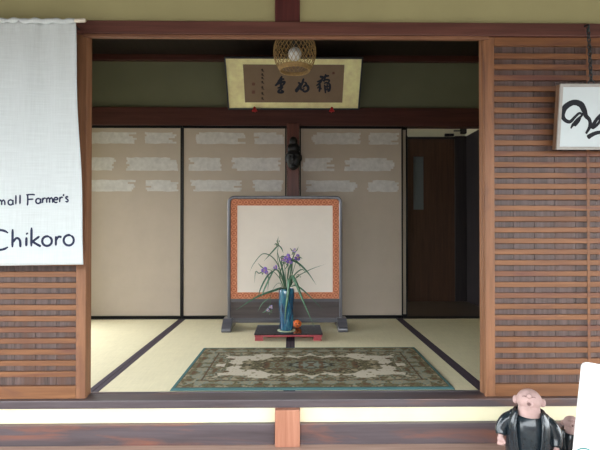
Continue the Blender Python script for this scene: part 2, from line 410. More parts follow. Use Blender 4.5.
# ------------------------------------------------------------------ tatami mats
XS = [-1.963, -0.9925, -0.018, 0.9565, 1.933]
WHERE = ['leftmost straw tatami mat, mostly hidden behind the left lattice door', 'straw tatami mat under the left half of the patterned rug',
         'straw tatami mat under the right half of the patterned rug', 'straw tatami mat at the open panel, beside the right lattice door']
for i in range(4):
    x0, x1 = XS[i]+0.001, XS[i+1]-0.001
    t = thing('tatami_mat', WHERE[i], 'tatami mat', ((x0+x1)/2, 3.3, 0.49), 'tatami mats of the entrance room')
    obj('rush_surface', B((x0+0.029, x1-0.029, 2.361, 4.268, 0.491, TZ), bev=0.003), 'tatami', t)
    for a, b in ((x0, x0+0.029), (x1-0.029, x1)):
        obj('border_cloth', B((a, b, 2.361, 4.268, 0.491, TZ+0.001), bev=0.002), 'heri', t, 'dark purple cloth border')

# ------------------------------------------------------------------ fusuma panels
def cloud(bm, x0, x1, z0, z1, y, rnd, mi):
    """a ragged-edged silver cloud band"""
    n = 6; a, b = x0, x1
    for k in range(n):          # brushed strips with uneven ends
        u = k/(n-1)
        xa = x0+rnd.choice((0, 0.012, 0.03, 0.05))*(1 if rnd.random() < .6 else 0.3); xb = x1-rnd.choice((0, 0.015, 0.035, 0.07))*(1 if rnd.random() < .6 else 0.3)
        za, zb = z0+(z1-z0)*k/n, z0+(z1-z0)*(k+1)/n
        m = max(3, int((xb-xa)/0.04))
        low = [(xa+(xb-xa)*q/m, za+(rnd.uniform(-0.004, 0.003) if k == 0 else 0)) for q in range(m+1)]
        upp = [(xa+(xb-xa)*q/m, zb+(rnd.uniform(-0.003, 0.006) if k == n-1 else 0)) for q in range(m+1)]
        add_poly(bm, [(x, y, z) for x, z in low+upp[::-1]], (0, 0.0012, 0), mi)

def fusuma(x0, x1, y, label, seed, bands=True):
    rnd = random.Random(seed)
    t = thing('fusuma_panel', label, 'sliding panel', ((x0+x1)/2, y+0.014, 0.553), 'sliding panels across the back of the room')
    z0, z1 = 0.553, 2.288
    fr = bmesh.new()
    for b in ((x0, x0+0.013, y, y+0.028, z0, z1), (x1-0.013, x1, y, y+0.028, z0, z1), (x0+0.013, x1-0.013, y, y+0.028, z0, z0+0.026), (x0+0.013, x1-0.013, y, y+0.028, z1-0.024, z1)):
        add_box(fr, *b, bev=0.003)
    obj('frame', fr, 'lacquer', t, 'thin black lacquered frame')
    p = obj('paper_panel', B((x0+0.013, x1-0.013, y+0.006, y+0.022, z0+0.026, z1-0.024)), 'fusuma', t)
    if bands:
        bm = bmesh.new(); X0, X1 = x0+0.022, x1-0.022; W = X1-X0
        for (zc, h, spans) in ((2.175, 0.10, ((0.10, 0.60), (0.68, 0.99))), (1.94, 0.115, ((0.01, 0.34), (0.44, 0.95))), (1.745, 0.10, ((0.04, 0.56), (0.66, 0.98)))):
            sh = rnd.uniform(-0.04, 0.04)
            for a, b in spans:
                a = min(max(a+sh, 0), 0.98); b = min(max(b+sh, 0.02), 1)
                cloud(bm, X0+a*W, X0+b*W, zc-h/2, zc+h/2, y+0.0048, rnd, 0)
        obj('cloud_bands', bm, 'fusuma_silver', p, 'ragged silver cloud bands')
    return t
fusuma(-1.955, -1.000, YB, 'pale beige sliding panel with silver clouds behind the left lattice door', 3)
fusuma(-0.996, -0.058, YB, 'pale beige sliding panel with silver clouds to the left of the middle post', 5)
fusuma(0.058, 0.995, YB, 'pale beige sliding panel with silver clouds between middle post and open corridor', 9)
fusuma(0.10, 1.045, YB+0.045, 'sliding panel pushed open, only its narrow edge showing beside the corridor', 4, False)

# ------------------------------------------------------------------ lattice doors
def lattice(x0, x1, label, bar):
    y0, y1, z0, z1 = 2.249, 2.275, 0.559, 2.271
    t = thing('lattice_door', label, 'sliding door', ((x0+x1)/2, 2.262, z0), 'wooden lattice doors of the entrance')
    for a, b in ((x0, x0+0.046), (x1-0.046, x1)):
        obj('stile', B((a, b, y0-0.004, y1, z0, z1), bev=0.003), 'door_v', t)
    a, b = x0+0.046, x1-0.046
    obj('bottom_rail', B((a, b, y0-0.002, y1, z0, 0.618), bev=0.002), 'door_h', t)
    obj('top_rail', B((a, b, y0-0.002, y1, 2.232, z1), bev=0.002), 'door_h', t)
    bm = bmesh.new(); n = 30; z = 0.618
    pitch = (2.232-0.618)/(n+1)
    for k in range(1, n+1):
        zc = 0.618+k*pitch+0.003
        add_box(bm, a, b, y0, y0+0.017, zc-0.0125, zc+0.0125, bev=0.0018)
    obj('slats', bm, 'door_h', t, 'horizontal reddish slats')
    bm = bmesh.new(); nb = 9
    for k in range(nb):
        u0, u1 = a+(b-a)*k/nb, a+(b-a)*(k+1)/nb
        add_box(bm, u0+0.0008, u1-0.0008, y0+0.0172, y0+0.0245, 0.618, 2.232)
    obj('backing_boards', bm, 'door_back', t, 'dusty greyish backing boards')
    obj('centre_bar', B((bar-0.0065, bar+0.0065, y0-0.0018, y0-0.0002, 0.618, 2.232), bev=0.0005), 'door_h', t)
lattice(-1.955, -0.972, 'horizontally slatted wooden sliding door behind the white cloth curtain', -1.465)
lattice(0.914, 1.905, 'horizontally slatted wooden sliding door behind the hanging signboard', 1.411)

# ------------------------------------------------------------------ noren curtain
K = 2.13/475.0
def npt(px, py):      # lay-out sheet of the curtain, 1 unit = 4.5 mm
    return -0.0+(px-293.4)*K, 1.350+(229.5-py)*K
NX0, NZT, NZB = -1.95, 2.281, 1.197
def noren_y(x, z):
    s = (NZT-z)/(NZT-NZB)
    return 2.128-0.012*s+0.009*math.sin(x*17+0.6+0.5*z)*(1-0.5*s)+0.005*math.sin(x*47+z*2)*(1-s)**2+0.012*math.exp(-((x+0.99)/0.05)**2)*0.3
def noren_xr(z):
    s = (NZT-z)/(NZT-NZB)
    return -0.972+0.050*s+0.004*math.sin(z*9)
bm = bmesh.new(); NXn, NZn = 90, 60; grid = []
for j in range(NZn+1):
    row = []
    for i in range(NXn+1):
        v = i/NXn; z = NZT+(NZB-NZT)*j/NZn
        x = NX0+(noren_xr(z)-NX0)*v
        zz = z+(0.006*math.sin(x*60)*(1 if j == 0 else 0))+(-0.012*(1-v)*(j/NZn))
        y = noren_y(x, z)
        if j <= 2: y += 0.004*math.sin(x*120)
        row.append(bm.verts.new((x, y, zz)))
    grid.append(row)
for j in range(NZn):
    for i in range(NXn):
        f = bm.faces.new((grid[j][i], grid[j][i+1], grid[j+1][i+1], grid[j+1][i])); f.smooth = True
t = thing('noren_curtain', 'white linen half curtain with navy lettering over the left lattice door', 'curtain', (-1.46, 2.12, NZB))
o = obj('cloth', bm, 'noren', t)
md = o.modifiers.new('thick', 'SOLIDIFY'); md.thickness = 0.0016; md.offset = 0
bm = bmesh.new()       # hem sleeve around the rod
def sleeve(x): return 0.011+0.0015*math.sin(x*130)
pts = [NX0+(-0.974-NX0)*k/120 for k in range(121)]
add_tube(bm, [(x, 2.128, 2.283+0.002*math.sin(x*75)) for x in pts], [sleeve(x) for x in pts], 10)
obj('rod_sleeve', bm, 'noren', t)
bm = bmesh.new()
def ink3(a, b, h):
    x, z = npt(a, b); return (x, noren_y(x, z)-0.0016-h, z)
def L(w, *strokes):
    for s in strokes: add_ribbon(bm, s, w, ink3, 0.0006, 6)
def arc(cx, cy, rx, ry, a0, a1, n=9):
    return [(cx+rx*math.cos(math.radians(a0+(a1-a0)*k/n)), cy-ry*math.sin(math.radians(a0+(a1-a0)*k/n))) for k in range(n+1)]
def ltr(ch, x, y, h, w):
    x += 3.6
    """thin hand-drawn roman letters; x, y = left end of the base line, h = x-height"""
    if ch == 'm':
        L(w, [(x, y), (x, y-h)], [(x, y-h*.65), (x+h*.3, y-h), (x+h*.55, y-h*.7), (x+h*.58, y)], [(x+h*.58, y-h*.65), (x+h*.9, y-h), (x+h*1.15, y-h*.7), (x+h*1.2, y)])
    elif ch == 'a':
        L(w, arc(x+h*.42, y-h*.45, h*.42, h*.47, 40, 380)); L(w, [(x+h*.84, y-h*.95), (x+h*.85, y-h*.3), (x+h*.95, y)])
    elif ch == 'l': L(w, [(x, y-h*1.75), (x, y)])
    elif ch == 'r': L(w, [(x, y-h), (x, y)], [(x, y-h*.55), (x+h*.25, y-h*.92), (x+h*.6, y-h*.9)])
    elif ch == 'e': L(w, [(x+h*.05, y-h*.5), (x+h*.8, y-h*.55)]); L(w, arc(x+h*.42, y-h*.47, h*.42, h*.48, 10, 315))
    elif ch == 's': L(w, [(x+h*.55, y-h*.85), (x+h*.25, y-h), (x+h*.1, y-h*.72), (x+h*.5, y-h*.35), (x+h*.4, y-h*.03), (x, y-h*.1)])
    elif ch == 'o': L(w, arc(x+h*.5, y-h*.5, h*.5, h*.5, 60, 430, 14))
    elif ch == 'F': L(w, [(x, y-h*1.7), (x+h*.05, y-h*.5), (x, y+h*.35)], [(x-h*.25, y-h*1.65), (x+h*.8, y-h*1.72), (x+h*1.3, y-h*1.66)], [(x, y-h*.8), (x+h*1.05, y-h*.86)])
    elif ch == "'": L(w, [(x, y-h*1.5), (x-h*.1, y-h*1.1)])
    elif ch == 'S': L(w, [(x+h*.9, y-h*1.5), (x+h*.45, y-h*1.75), (x+h*.1, y-h*1.3), (x+h*.8, y-h*.55), (x+h*.5, y), (x-h*.1, y-h*.15)])
    elif ch == 'h': L(w, [(x, y-h*1.95), (x, y)], [(x, y-h*.5), (x+h*.4, y-h*.98), (x+h*.75, y-h*.75), (x+h*.82, y)])
    elif ch == 'i': L(w, [(x, y-h), (x, y)], [(x, y-h*1.45), (x+h*.12, y-h*1.32)])
    elif ch == 'k': L(w, [(x, y-h*1.95), (x, y)], [(x+h*.8, y-h*1.05), (x, y-h*.42)], [(x+h*.12, y-h*.5), (x+h*.5, y-h*.25), (x+h*.95, y)])
    elif ch == 'C': L(w, arc(x+h*1.1, y-h*.9, h*1.15, h*.95, 45, 315, 14))
for ch, x, y in (('S', -9, 207), ('m', 0.6, 205.2), ('a', 9.7, 204.8), ('l', 16.9, 204.4), ('l', 20.8, 204), ('F', 27.8, 203.6), ('a', 35.6, 203.3), ('r', 42, 203), ('m', 46, 202.7),
                 ('e', 53, 202.4), ('r', 59, 202.1), ("'", 63, 201.9), ('s', 64.6, 201.8)):
    if ch == 'F':
        obj('lettering', bm, 'ink_navy', t, 'thin navy lettering, left word of the upper line'); bm = bmesh.new()
    ltr(ch, x, y, 5.3 if ch != 'm' else 5.0, 1.55)
obj('lettering', bm, 'ink_navy', t, 'thin navy lettering, right word of the upper line'); bm = bmesh.new()
for ch, x, y, h in (('C', -9.5, 248.5, 10.2), ('h', 14.2, 246.6, 9.2), ('i', 27.2, 245.6, 9), ('k', 31.9, 245.8, 9.6), ('o', 42.2, 245.2, 9.4), ('r', 55.6, 245, 9.4), ('o', 63.3, 244.8, 10.2)):
    ltr(ch, x, y, h, 2.3)
obj('lettering', bm, 'ink_navy', t, 'larger navy lettering of the lower line')
rod = thing('curtain_rod', 'slim pale rod carrying the white linen curtain', 'rod', (-1.5, 2.128, 2.28))
bm = bmesh.new(); add_tube(bm, [(-2.02, 2.128, 2.284), (-0.98, 2.128, 2.284)], 0.0075, 10); obj('pole', bm, 'white_cap', rod)
bm = bmesh.new(); add_tube(bm, [(-0.9795, 2.128, 2.284), (-0.928, 2.128, 2.287)], 0.0088, 10); obj('end_cap', bm, 'white_cap', rod)
for x in (-1.9, -1.0):
    bm = bmesh.new(); add_tube(bm, [(x, 2.136, 2.284), (x, 2.17, 2.286), (x, 2.233, 2.288)], 0.003, 6)
    obj('bracket', bm, 'iron', rod)

# ------------------------------------------------------------------ hanging sign
t = thing('hanging_sign', 'white signboard with black brush lettering hung on a chain', 'sign', (1.5, 2.05, 1.74))
SW, SH, SD = 0.56, 0.272, 0.034
th = math.radians(7)                       # its top leans towards the street
ORG = V((1.238, 2.19, 1.737))              # lower left corner of the face
EX, EZ, EN = V((1, 0, 0)), V((0.0, -math.sin(th), math.cos(th))), V((0, -math.cos(th), -math.sin(th)))
def sg(a, b, h): return ORG+EX*a+EZ*b+EN*h
def slab(bm, a0, a1, b0, b1, h0, h1, mi=0):
    vs = [bm.verts.new(sg(a, b, h)) for h in (h0, h1) for b in (b0, b1) for a in (a0, a1)]
    for q in ((0, 2, 3, 1), (4, 5, 7, 6), (0, 1, 5, 4), (2, 6, 7, 3), (0, 4, 6, 2), (1, 3, 7, 5)):
        bm.faces.new([vs[i] for i in q]).material_index = mi
bm = bmesh.new()
slab(bm, -0.012, SW+0.012, -0.012, SH+0.012, -SD, -0.004)
obj('box', bm, 'sign_wood', t, 'brown wooden box body')
bm = bmesh.new()
for q in ((-0.013, SW+0.013, -0.013, 0), (-0.013, SW+0.013, SH, SH+0.013), (-0.013, 0, 0, SH), (SW, SW+0.013, 0, SH)): slab(bm, *q, -0.0038, 0.006)
obj('rim', bm, 'sign_rim', t, 'pale grey rim')
bm = bmesh.new(); slab(bm, 0.0005, SW-0.0005, 0.0005, SH-0.0005, -0.0035, 0.001); obj('face', bm, 'sign_face', t, 'white face')
bm = bmesh.new()
Q = 0.272/60/4.5
def sgi(a, b, h): return sg((a-85)*Q, (384-b)*Q, 0.0015+h)
for pts, w in (([(134, 301), (142, 285), (160, 262), (182, 240), (168, 232), (150, 248), (128, 270), (104, 262), (92, 240), (102, 205), (138, 184), (172, 192), (190, 218), (200, 243), (218, 262), (222, 290), (206, 324)], [9, 11, 10, 8, 9, 10, 13, 14, 17, 22, 20, 22, 20, 16, 13, 14, 15]),
               ([(232, 302), (240, 278), (256, 252), (276, 232)], [16, 14, 12, 12]), ([(232, 300), (250, 288), (266, 268), (262, 250)], [12, 11, 10, 9]),
               ([(214, 342), (232, 330), (256, 320), (285, 316)], [18, 16, 14, 12]), ([(150, 290), (166, 268), (176, 250)], [10, 12, 8])):
    add_ribbon(bm, pts, [q*1.25 for q in w], sgi, 0.0006, 10)
obj('brush_lettering', bm, 'ink', t, 'black brush lettering')
for cx in (1.388, 1.66):
    bm = bmesh.new()
    top, bot = V((cx, 2.205, 2.302)), V((cx-0.012, 2.166, 2.040))
    n = 15
    for k in range(n):
        c = top.lerp(bot, (k+0.5)/n); l = (top-bot).length/n*0.72; ax = (top-bot).normalized()
        sd = V((1, 0, 0)) if k % 2 else V((0, 1, 0)); sd = (sd-ax*sd.dot(ax)).normalized()
        add_tube(bm, [c+ax*l*math.cos(2*PI*q/12)*0.95+sd*0.0072*math.sin(2*PI*q/12) for q in range(12)], 0.0027, 5, True)
    obj('chain', bm, 'iron', t, 'dark iron chain')
    bm = bmesh.new()
    add_tube(bm, [(cx, 2.236, 2.318), (cx, 2.215, 2.318), (cx, 2.201, 2.312), (cx, 2.198, 2.302), (cx, 2.206, 2.295), (cx, 2.214, 2.299)], 0.0038, 8)
    obj('hook', bm, 'iron', t)
    bm = bmesh.new(); hx_ = cx-0.012
    add_tube(bm, [(hx_, 2.166, 2.046), (hx_+0.013, 2.167, 2.034), (hx_+0.013, 2.168, 2.016), (hx_-0.013, 2.168, 2.016), (hx_-0.013, 2.167, 2.034)], 0.003, 6, True)
    obj('hanger', bm, 'iron', t)

# ------------------------------------------------------------------ framed calligraphy
BL = V((-0.5665, 4.225, 2.433)); BR = V((0.5795, 4.225, 2.435)); TL = V((-0.5665, 3.985, 2.79))
A = (BR-BL).normalized(); Bv = (TL-BL).normalized(); N = A.cross(Bv).normalized()
if N.y > 0: N = -N
FW, FH = (BR-BL).length, (TL-BL).length
def fp(a, b, h): return BL+A*a+Bv*b+N*h
def fslab(bm, a0, a1, b0, b1, h0, h1):
    vs = [bm.verts.new(fp(a, b, h)) for h in (h0, h1) for b in (b0, b1) for a in (a0, a1)]
    for q in ((0, 2, 3, 1), (4, 5, 7, 6), (0, 1, 5, 4), (2, 6, 7, 3), (0, 4, 6, 2), (1, 3, 7, 5)): bm.faces.new([vs[i] for i in q])
t = thing('framed_calligraphy', 'wide gold-bordered framed calligraphy tilted forward above the sliding panels', 'framed calligraphy', tuple(BL))
bm = bmesh.new(); e = 0.012
for q in ((-e, FW+e, -e, 0), (-e, FW+e, FH, FH+e), (-e, 0, 0, FH), (FW, FW+e, 0, FH)): fslab(bm, *q, -0.022, 0.012)
obj('frame', bm, 'frame_navy', t, 'thin dark navy frame')
bm = bmesh.new(); fslab(bm, 0.0003, FW-0.0003, 0.0003, FH-0.0003, -0.02, 0.0); obj('gold_mount', bm, 'gold', t, 'dull gold mount')
bm = bmesh.new(); pa0, pa1, pb0, pb1 = 0.143, FW-0.143, 0.052, FH-0.050; fslab(bm, pa0, pa1, pb0, pb1, 0.0003, 0.0015); pp = obj('paper', bm, 'calli_paper', t, 'brown paper')
def f6(a, b, h):       # lay-out sheet: 600 units across from x=220 to x=320
    px, py = 220+a/6.0, 50+b/6.0
    v = (108.0-py+0.8)/51.0; sc = FW/(129.5+7.0*v)
    return fp(FW/2+(px-294.4)*sc, v*FH, 0.0018+h)
bm = bmesh.new()
def ST(dx, *st):
    for pts, w in st: add_ribbon(bm, [(p[0]+dx, p[1]) for p in pts], [q*1.25 for q in w], f6, 0.0004, 8)
ST(360, ([(243, 152), (258, 158), (262, 168)], [9, 15, 10]), ([(226, 186), (248, 178), (258, 172), (240, 196), (222, 210)], [7, 11, 9, 11, 6]), ([(243, 192), (244, 222), (240, 248)], [9, 12, 8]),
   ([(228, 226), (240, 216), (254, 232)], [6, 9, 8]), ([(266, 156), (284, 150), (300, 148)], [8, 11, 7]), ([(280, 138), (274, 160), (268, 186)], [8, 11, 7]), ([(262, 178), (284, 172), (300, 176), (296, 190)], [7, 9, 10, 7]),
   ([(268, 196), (286, 190), (304, 204), (302, 236), (290, 246)], [7, 9, 11, 11, 8]), ([(272, 202), (276, 232), (278, 256)], [8, 10, 7]), ([(276, 216), (300, 212)], [8, 8]), ([(278, 234), (300, 230)], [8, 8]), ([(288, 196), (288, 240)], [7, 7]))
obj('brush_character', bm, 'ink_blue', pp, 'first bold character, at the right'); bm = bmesh.new()
ST(360, ([(112, 188), (124, 200), (116, 216), (100, 236), (104, 246), (120, 226)], [8, 13, 11, 10, 9, 8]), ([(146, 164), (140, 188), (128, 216), (122, 234)], [9, 12, 10, 7]), ([(118, 204), (128, 222), (134, 240)], [7, 11, 8]),
   ([(150, 186), (162, 198), (146, 214)], [7, 10, 7]), ([(140, 222), (158, 206), (172, 216), (172, 236), (154, 246), (140, 236), (152, 226)], [9, 11, 13, 12, 11, 9, 7]))
obj('brush_character', bm, 'ink_blue', pp, 'middle bold character'); bm = bmesh.new()
ST(0, ([(376, 150), (362, 176), (344, 202), (332, 210)], [9, 13, 11, 7]), ([(350, 182), (372, 172), (390, 168)], [7, 11, 9]), ([(334, 208), (360, 194), (390, 186), (384, 202), (366, 216)], [8, 11, 12, 9, 7]), ([(372, 162), (370, 190), (366, 220)], [9, 11, 8]),
   ([(348, 226), (366, 220), (384, 218)], [7, 10, 9]), ([(380, 224), (358, 238), (354, 250), (372, 252), (382, 246), (366, 236)], [7, 10, 11, 13, 11, 7]))
obj('brush_character', bm, 'ink_blue', pp, 'third bold character, beside the signature'); bm = bmesh.new()
bm = bmesh.new()
for y, s in ((115, 1), (142, 1), (163, 0.8), (188, 0.9), (222, 1.3), (258, 1.1), (290, 1)):
    ST(0, ([(250, y), (258, y-5*s), (262, y+6*s)], [4, 5, 3]), ([(256, y-9*s), (256, y+10*s)], [3, 5]), ([(262, y+5*s), (268, y+12*s)], [4, 3]))
obj('signature', bm, 'ink_pale', pp, 'small column of signature characters')
bm = bmesh.new()
for cx, cy, r in ((204, 200, 8), (204, 250, 9), (686, 132, 6)):
    for k in (-1, 0, 1):
        ST(0, ([(cx-r, cy+k*r*.8), (cx+r, cy+k*r*.8)], [4, 4])); ST(0, ([(cx+k*r*.9, cy-r), (cx+k*r*.9, cy+r)], [2.5, 2.5]))
    obj('seal', bm, 'seal', pp, 'faint reddish seal'); bm = bmesh.new()
bm.free()
for a in (0.25, FW-0.25):
    bm = bmesh.new(); add_tube(bm, [fp(a, FH*0.8, -0.02), (fp(a, 0, 0).x, 4.308, 2.868)], 0.003, 6); obj('hanging_cord', bm, 'cord', t)
for px, lab in ((254.2, 'small red wedge under the frame below the signature column'), (331.6, 'small red wedge under the frame below the large first character')):
    x = (px-293)*4.2/475+0.003
    w = thing('picture_rest', lab, 'picture rest', (x, 4.25, 2.39), 'red rests under the framed calligraphy')
    bm = bmesh.new(); add_tube(bm, [(x, 4.20, 2.408), (x, 4.264, 2.408)], 0.006, 8); obj('peg', bm, 'red', w)
    bm = bmesh.new(); add_lathe(bm, x, 4.197, [(0.026, 2.398), (0.023, 2.406), (0.013, 2.418), (0.012, 2.43), (0.004, 2.44)], 12); obj('tassel', bm, 'red', w)

# ------------------------------------------------------------------ bamboo lamp
LX, LY, LZ = 0.012, 3.2, 0.047
t = thing('pendant_lamp', 'round woven bamboo pendant lamp with a white globe, hanging from the ceiling', 'lamp', (LX, LY, 2.38+LZ))
def lamp_r(z):
    s = (z-2.385)/(2.655-2.385)      # squashed ball, open below, narrow above
    return 0.143*math.sqrt(max(0.02, 1-((s-0.44)/0.62)**2))
bm = bmesh.new(); NS = 28
for sgn in (-1, 1):
    for k in range(NS):
        pts = []
        for q in range(19):
            z = 2.388+(2.655-2.388)*q/18; a = 2*PI*(k+0.25*(sgn+1))/NS+sgn*q/18*1.3
            r = lamp_r(z)+0.0008*sgn
            pts.append((LX+r*math.cos(a), LY+r*math.sin(a), z+LZ))
        add_tube(bm, pts, 0.0017, 4)
obj('woven_shade', bm, 'bamboo', t, 'open crossed bamboo weave')
bm = bmesh.new()
for k, z in enumerate((2.378, 2.384, 2.391, 2.398)):
    r = lamp_r(2.388)+0.0035*k-0.004
    add_tube(bm, [(LX+r*math.cos(2*PI*q/48), LY+r*math.sin(2*PI*q/48), z+LZ) for q in range(48)], 0.0042, 6, True)
obj('bottom_rim', bm, 'bamboo', t, 'tightly wound bamboo rim')
bm = bmesh.new(); add_lathe(bm, LX, LY, [(0.062, 2.65+LZ), (0.062, 2.664+LZ), (0.02, 2.668+LZ), (0.012, 2.70+LZ)], 24); obj('cap', bm, 'cord', t)
bm = bmesh.new(); add_ball(bm, (LX, LY, 2.490+LZ), 0.046, seg=24); obj('globe', bm, 'globe', t, 'white glass globe')
bm = bmesh.new(); add_lathe(bm, LX, LY, [(0.021, 2.53+LZ), (0.021, 2.61+LZ), (0.012, 2.655+LZ)], 16); obj('socket', bm, 'cord', t)
bm = bmesh.new(); add_tube(bm, [(LX, LY, 2.69+LZ), (LX, LY, 2.926)], 0.003, 6); obj('flex', bm, 'cord', t)
bm = bmesh.new(); add_lathe(bm, LX, LY, [(0.045, 2.905), (0.045, 2.926)], 20); obj('ceiling_rose', bm, 'cord', t)

# ------------------------------------------------------------------ carved face on the post
t = thing('carved_mask', 'black carved face mask hung on the middle post', 'mask', (0.004, 4.19, 1.87))
bm = bmesh.new(); cx = 0.004
add_ball(bm, (cx, 4.187, 1.977), 0.060, 1.0, 0.55, 1.72, 28)
add_ball(bm, (cx, 4.190, 2.065), 0.052, 1.0, 0.55, 1.15, 20)
add_ball(bm, (cx, 4.188, 2.130), 0.033, 1.0, 0.7, 1.35, 16)
for s in (-1, 1):
    add_ball(bm, (cx+s*0.060, 4.198, 1.985), 0.018, 0.6, 0.6, 1.9, 12)
    add_tube(bm, [(cx+s*0.008, 4.158, 2.010), (cx+s*0.026, 4.157, 2.016), (cx+s*0.042, 4.168, 2.006)], 0.005, 6)
add_tube(bm, [(cx, 4.158, 2.010), (cx, 4.148, 1.985), (cx, 4.142, 1.960)], [0.007, 0.010, 0.014], 8)
add_ball(bm, (cx, 4.165, 1.905), 0.022, 1.1, 0.6, 0.9, 14)
bm = remeshed(bm, 0.004, 3)
for v in bm.verts: v.co.x = cx+(v.co.x-cx)*1.08
obj('face', bm, 'mask', t)
for s in (-1, 1):
    bm = bmesh.new(); add_ball(bm, (cx+s*0.026, 4.158, 1.990), 0.0085, 1.5, 0.6, 0.55, 12); obj('eye', bm, 'lacquer', t)
bm = bmesh.new(); add_tube(bm, [(cx-0.02, 4.155, 1.930), (cx, 4.150, 1.933), (cx+0.02, 4.155, 1.930), (cx, 4.150, 1.922)], 0.0045, 6, True)
obj('lips', bm, 'mask', t)

# ------------------------------------------------------------------ standing screen
t = thing('standing_screen', 'freestanding lacquered screen with cream panel and orange brocade border', 'screen', (-0.065, 3.86, 0.55))
sx0, sx1, sy0, sy1 = -0.529, 0.400, 3.84, 3.885
ztop = 1.624
bm = bmesh.new()      # rounded hoop: two uprights joined by a curved top
rr = 0.04; w = 0.026
path = [(sx0+w/2, 0.60)] + [(sx0+w/2, 1.2)] + [(sx0+w/2+rr-rr*math.cos(a), ztop-w/2-rr+rr*math.sin(a)) for a in [PI/2*k/6 for k in range(7)]] + \
       [(sx1-w/2-rr+rr*math.sin(a), ztop-w/2-rr+rr*math.cos(a)) for a in [PI/2*k/6 for k in range(7)]] + [(sx1-w/2, 1.2), (sx1-w/2, 0.60)]
rows = []
for i, (x, z) in enumerate(path):
    x0_, z0_ = path[max(i-1, 0)]; x1_, z1_ = path[min(i+1, len(path)-1)]
    tt = V((x1_-x0_, 0, z1_-z0_)).normalized(); nn = V((-tt.z, 0, tt.x))
    c = V((x, 0, z)); row = []
    for (dn, yy) in ((-w/2, sy0+0.006), (-w/2+0.006, sy0), (w/2-0.006, sy0), (w/2, sy0+0.006), (w/2, sy1-0.004), (-w/2, sy1-0.004)):
        p = c+nn*dn; row.append(bm.verts.new((p.x, yy, p.z)))
    rows.append(row)
for r0, r1 in zip(rows, rows[1:]):
    for k in range(6): bm.faces.new((r0[k], r0[(k+1) % 6], r1[(k+1) % 6], r1[k]))
bm.faces.new(rows[0]); bm.faces.new(rows[-1][::-1])
obj('hoop_frame', bm, 'screen_wood_v', t, 'dark lacquered frame with rounded corners')
ix0, ix1 = sx0+w, sx1-w
obj('middle_rail', B((ix0, ix1, sy0+0.002, sy1-0.006, 0.766, 0.792), bev=0.003), 'screen_wood', t)
obj('lower_rail', B((ix0, ix1, sy0-0.004, sy1, 0.600, 0.636), bev=0.004), 'screen_wood', t)
obj('lower_panel', B((ix0, ix1, sy0+0.014, sy0+0.026, 0.636, 0.766)), 'screen_panel', t, 'dark wooden lower panel')
obj('cream_panel', B((ix0, ix1, sy0+0.012, sy0+0.028, 0.792, ztop-w)), 'cream_silk', t, 'plain cream silk panel')
bw = 0.052; zb0, zb1 = 0.792, ztop-w
bm = bmesh.new(); yb = sy0+0.0085
for q in ((ix0, ix1, zb0, zb0+bw), (ix0, ix1, zb1-bw, zb1), (ix0, ix0+bw, zb0+bw, zb1-bw), (ix1-bw, ix1, zb0+bw, zb1-bw)):
    add_box(bm, q[0], q[1], yb, sy0+0.0118, q[2], q[3], mi=0)
def ring_motif(cx, cz, r):
    n = 14
    pts = [(cx+r*math.cos(2*PI*k/n), cz+r*math.sin(2*PI*k/n)) for k in range(n)]
    for k in range(n):
        (a, b), (c, d) = pts[k], pts[(k+1) % n]
        am, bm_, cm, dm = cx+(a-cx)*.8, cz+(b-cz)*.8, cx+(c-cx)*.8, cz+(d-cz)*.8
        f = bm.faces.new([bm.verts.new((x, yb-0.0006, z)) for x, z in ((a, b), (c, d), (cm, dm), (am, bm_))]); f.material_index = 1
    f = bm.faces.new([bm.verts.new((cx+r*.3*math.cos(2*PI*k/8), yb-0.0006, cz+r*.3*math.sin(2*PI*k/8))) for k in range(8)]); f.material_index = 1
nx = 18; nz = 16
for k in range(nx):
    x = ix0+bw/2+(ix1-ix0-bw)*k/(nx-1)
    for z in (zb0+bw/2, zb1-bw/2): ring_motif(x, z, 0.0235)
for k in range(1, nz-1):
    z = zb0+bw/2+(zb1-zb0-bw)*k/(nz-1)
    for x in (ix0+bw/2, ix1-bw/2): ring_motif(x, z, 0.0235)
obj('brocade_border', bm, ['brocade', 'rust'], t, 'orange brocade border with ring pattern')
for xc in (sx0+w/2, sx1-w/2):
    bm = bmesh.new(); prof = [(3.705, 0.551), (3.705, 0.572), (3.715, 0.588), (3.74, 0.598), (3.775, 0.615), (3.81, 0.64), (3.915, 0.64), (3.95, 0.615), (3.985, 0.598), (4.01, 0.588), (4.02, 0.572), (4.02, 0.551),
            (3.96, 0.551), (3.94, 0.566), (3.785, 0.566), (3.765, 0.551)]
    xx = xc-0.004 if xc < 0 else xc+0.004
    add_poly(bm, [(xx-0.038, y, z) for y, z in prof], (0.076, 0, 0))
    bmesh.ops.bevel(bm, geom=list(bm.edges), offset=0.003, segments=1, affect='EDGES')
    obj('foot', bm, 'screen_wood', t)

# ------------------------------------------------------------------ low display table, vase, ornament
tx0, tx1, ty0, ty1 = -0.279, 0.214, 3.417, 3.735
t = thing('display_table', 'low black lacquered display table with red edges under the blue vase', 'table', (-0.03, 3.57, 0.55))
obj('top', B((tx0, tx1, ty0, ty1, 0.594, 0.604), bev=0.003), 'table_top', t, 'black lacquered top')
obj('edge', B((tx0+0.003, tx1-0.003, ty0+0.002, ty1-0.002, 0.580, 0.594), bev=0.003), 'table_red', t, 'red lacquered edge')
for x in (tx0+0.006, tx1-0.066):
    for y in (ty0+0.01, ty1-0.05):
        bm = bmesh.new(); add_poly(bm, [(x, y, 0.551), (x+0.06, y, 0.551), (x+0.056, y, 0.566), (x+0.06, y, 0.580), (x, y, 0.580)], (0, 0.04, 0)); obj('foot', bm, 'table_red', t, 'red foot')

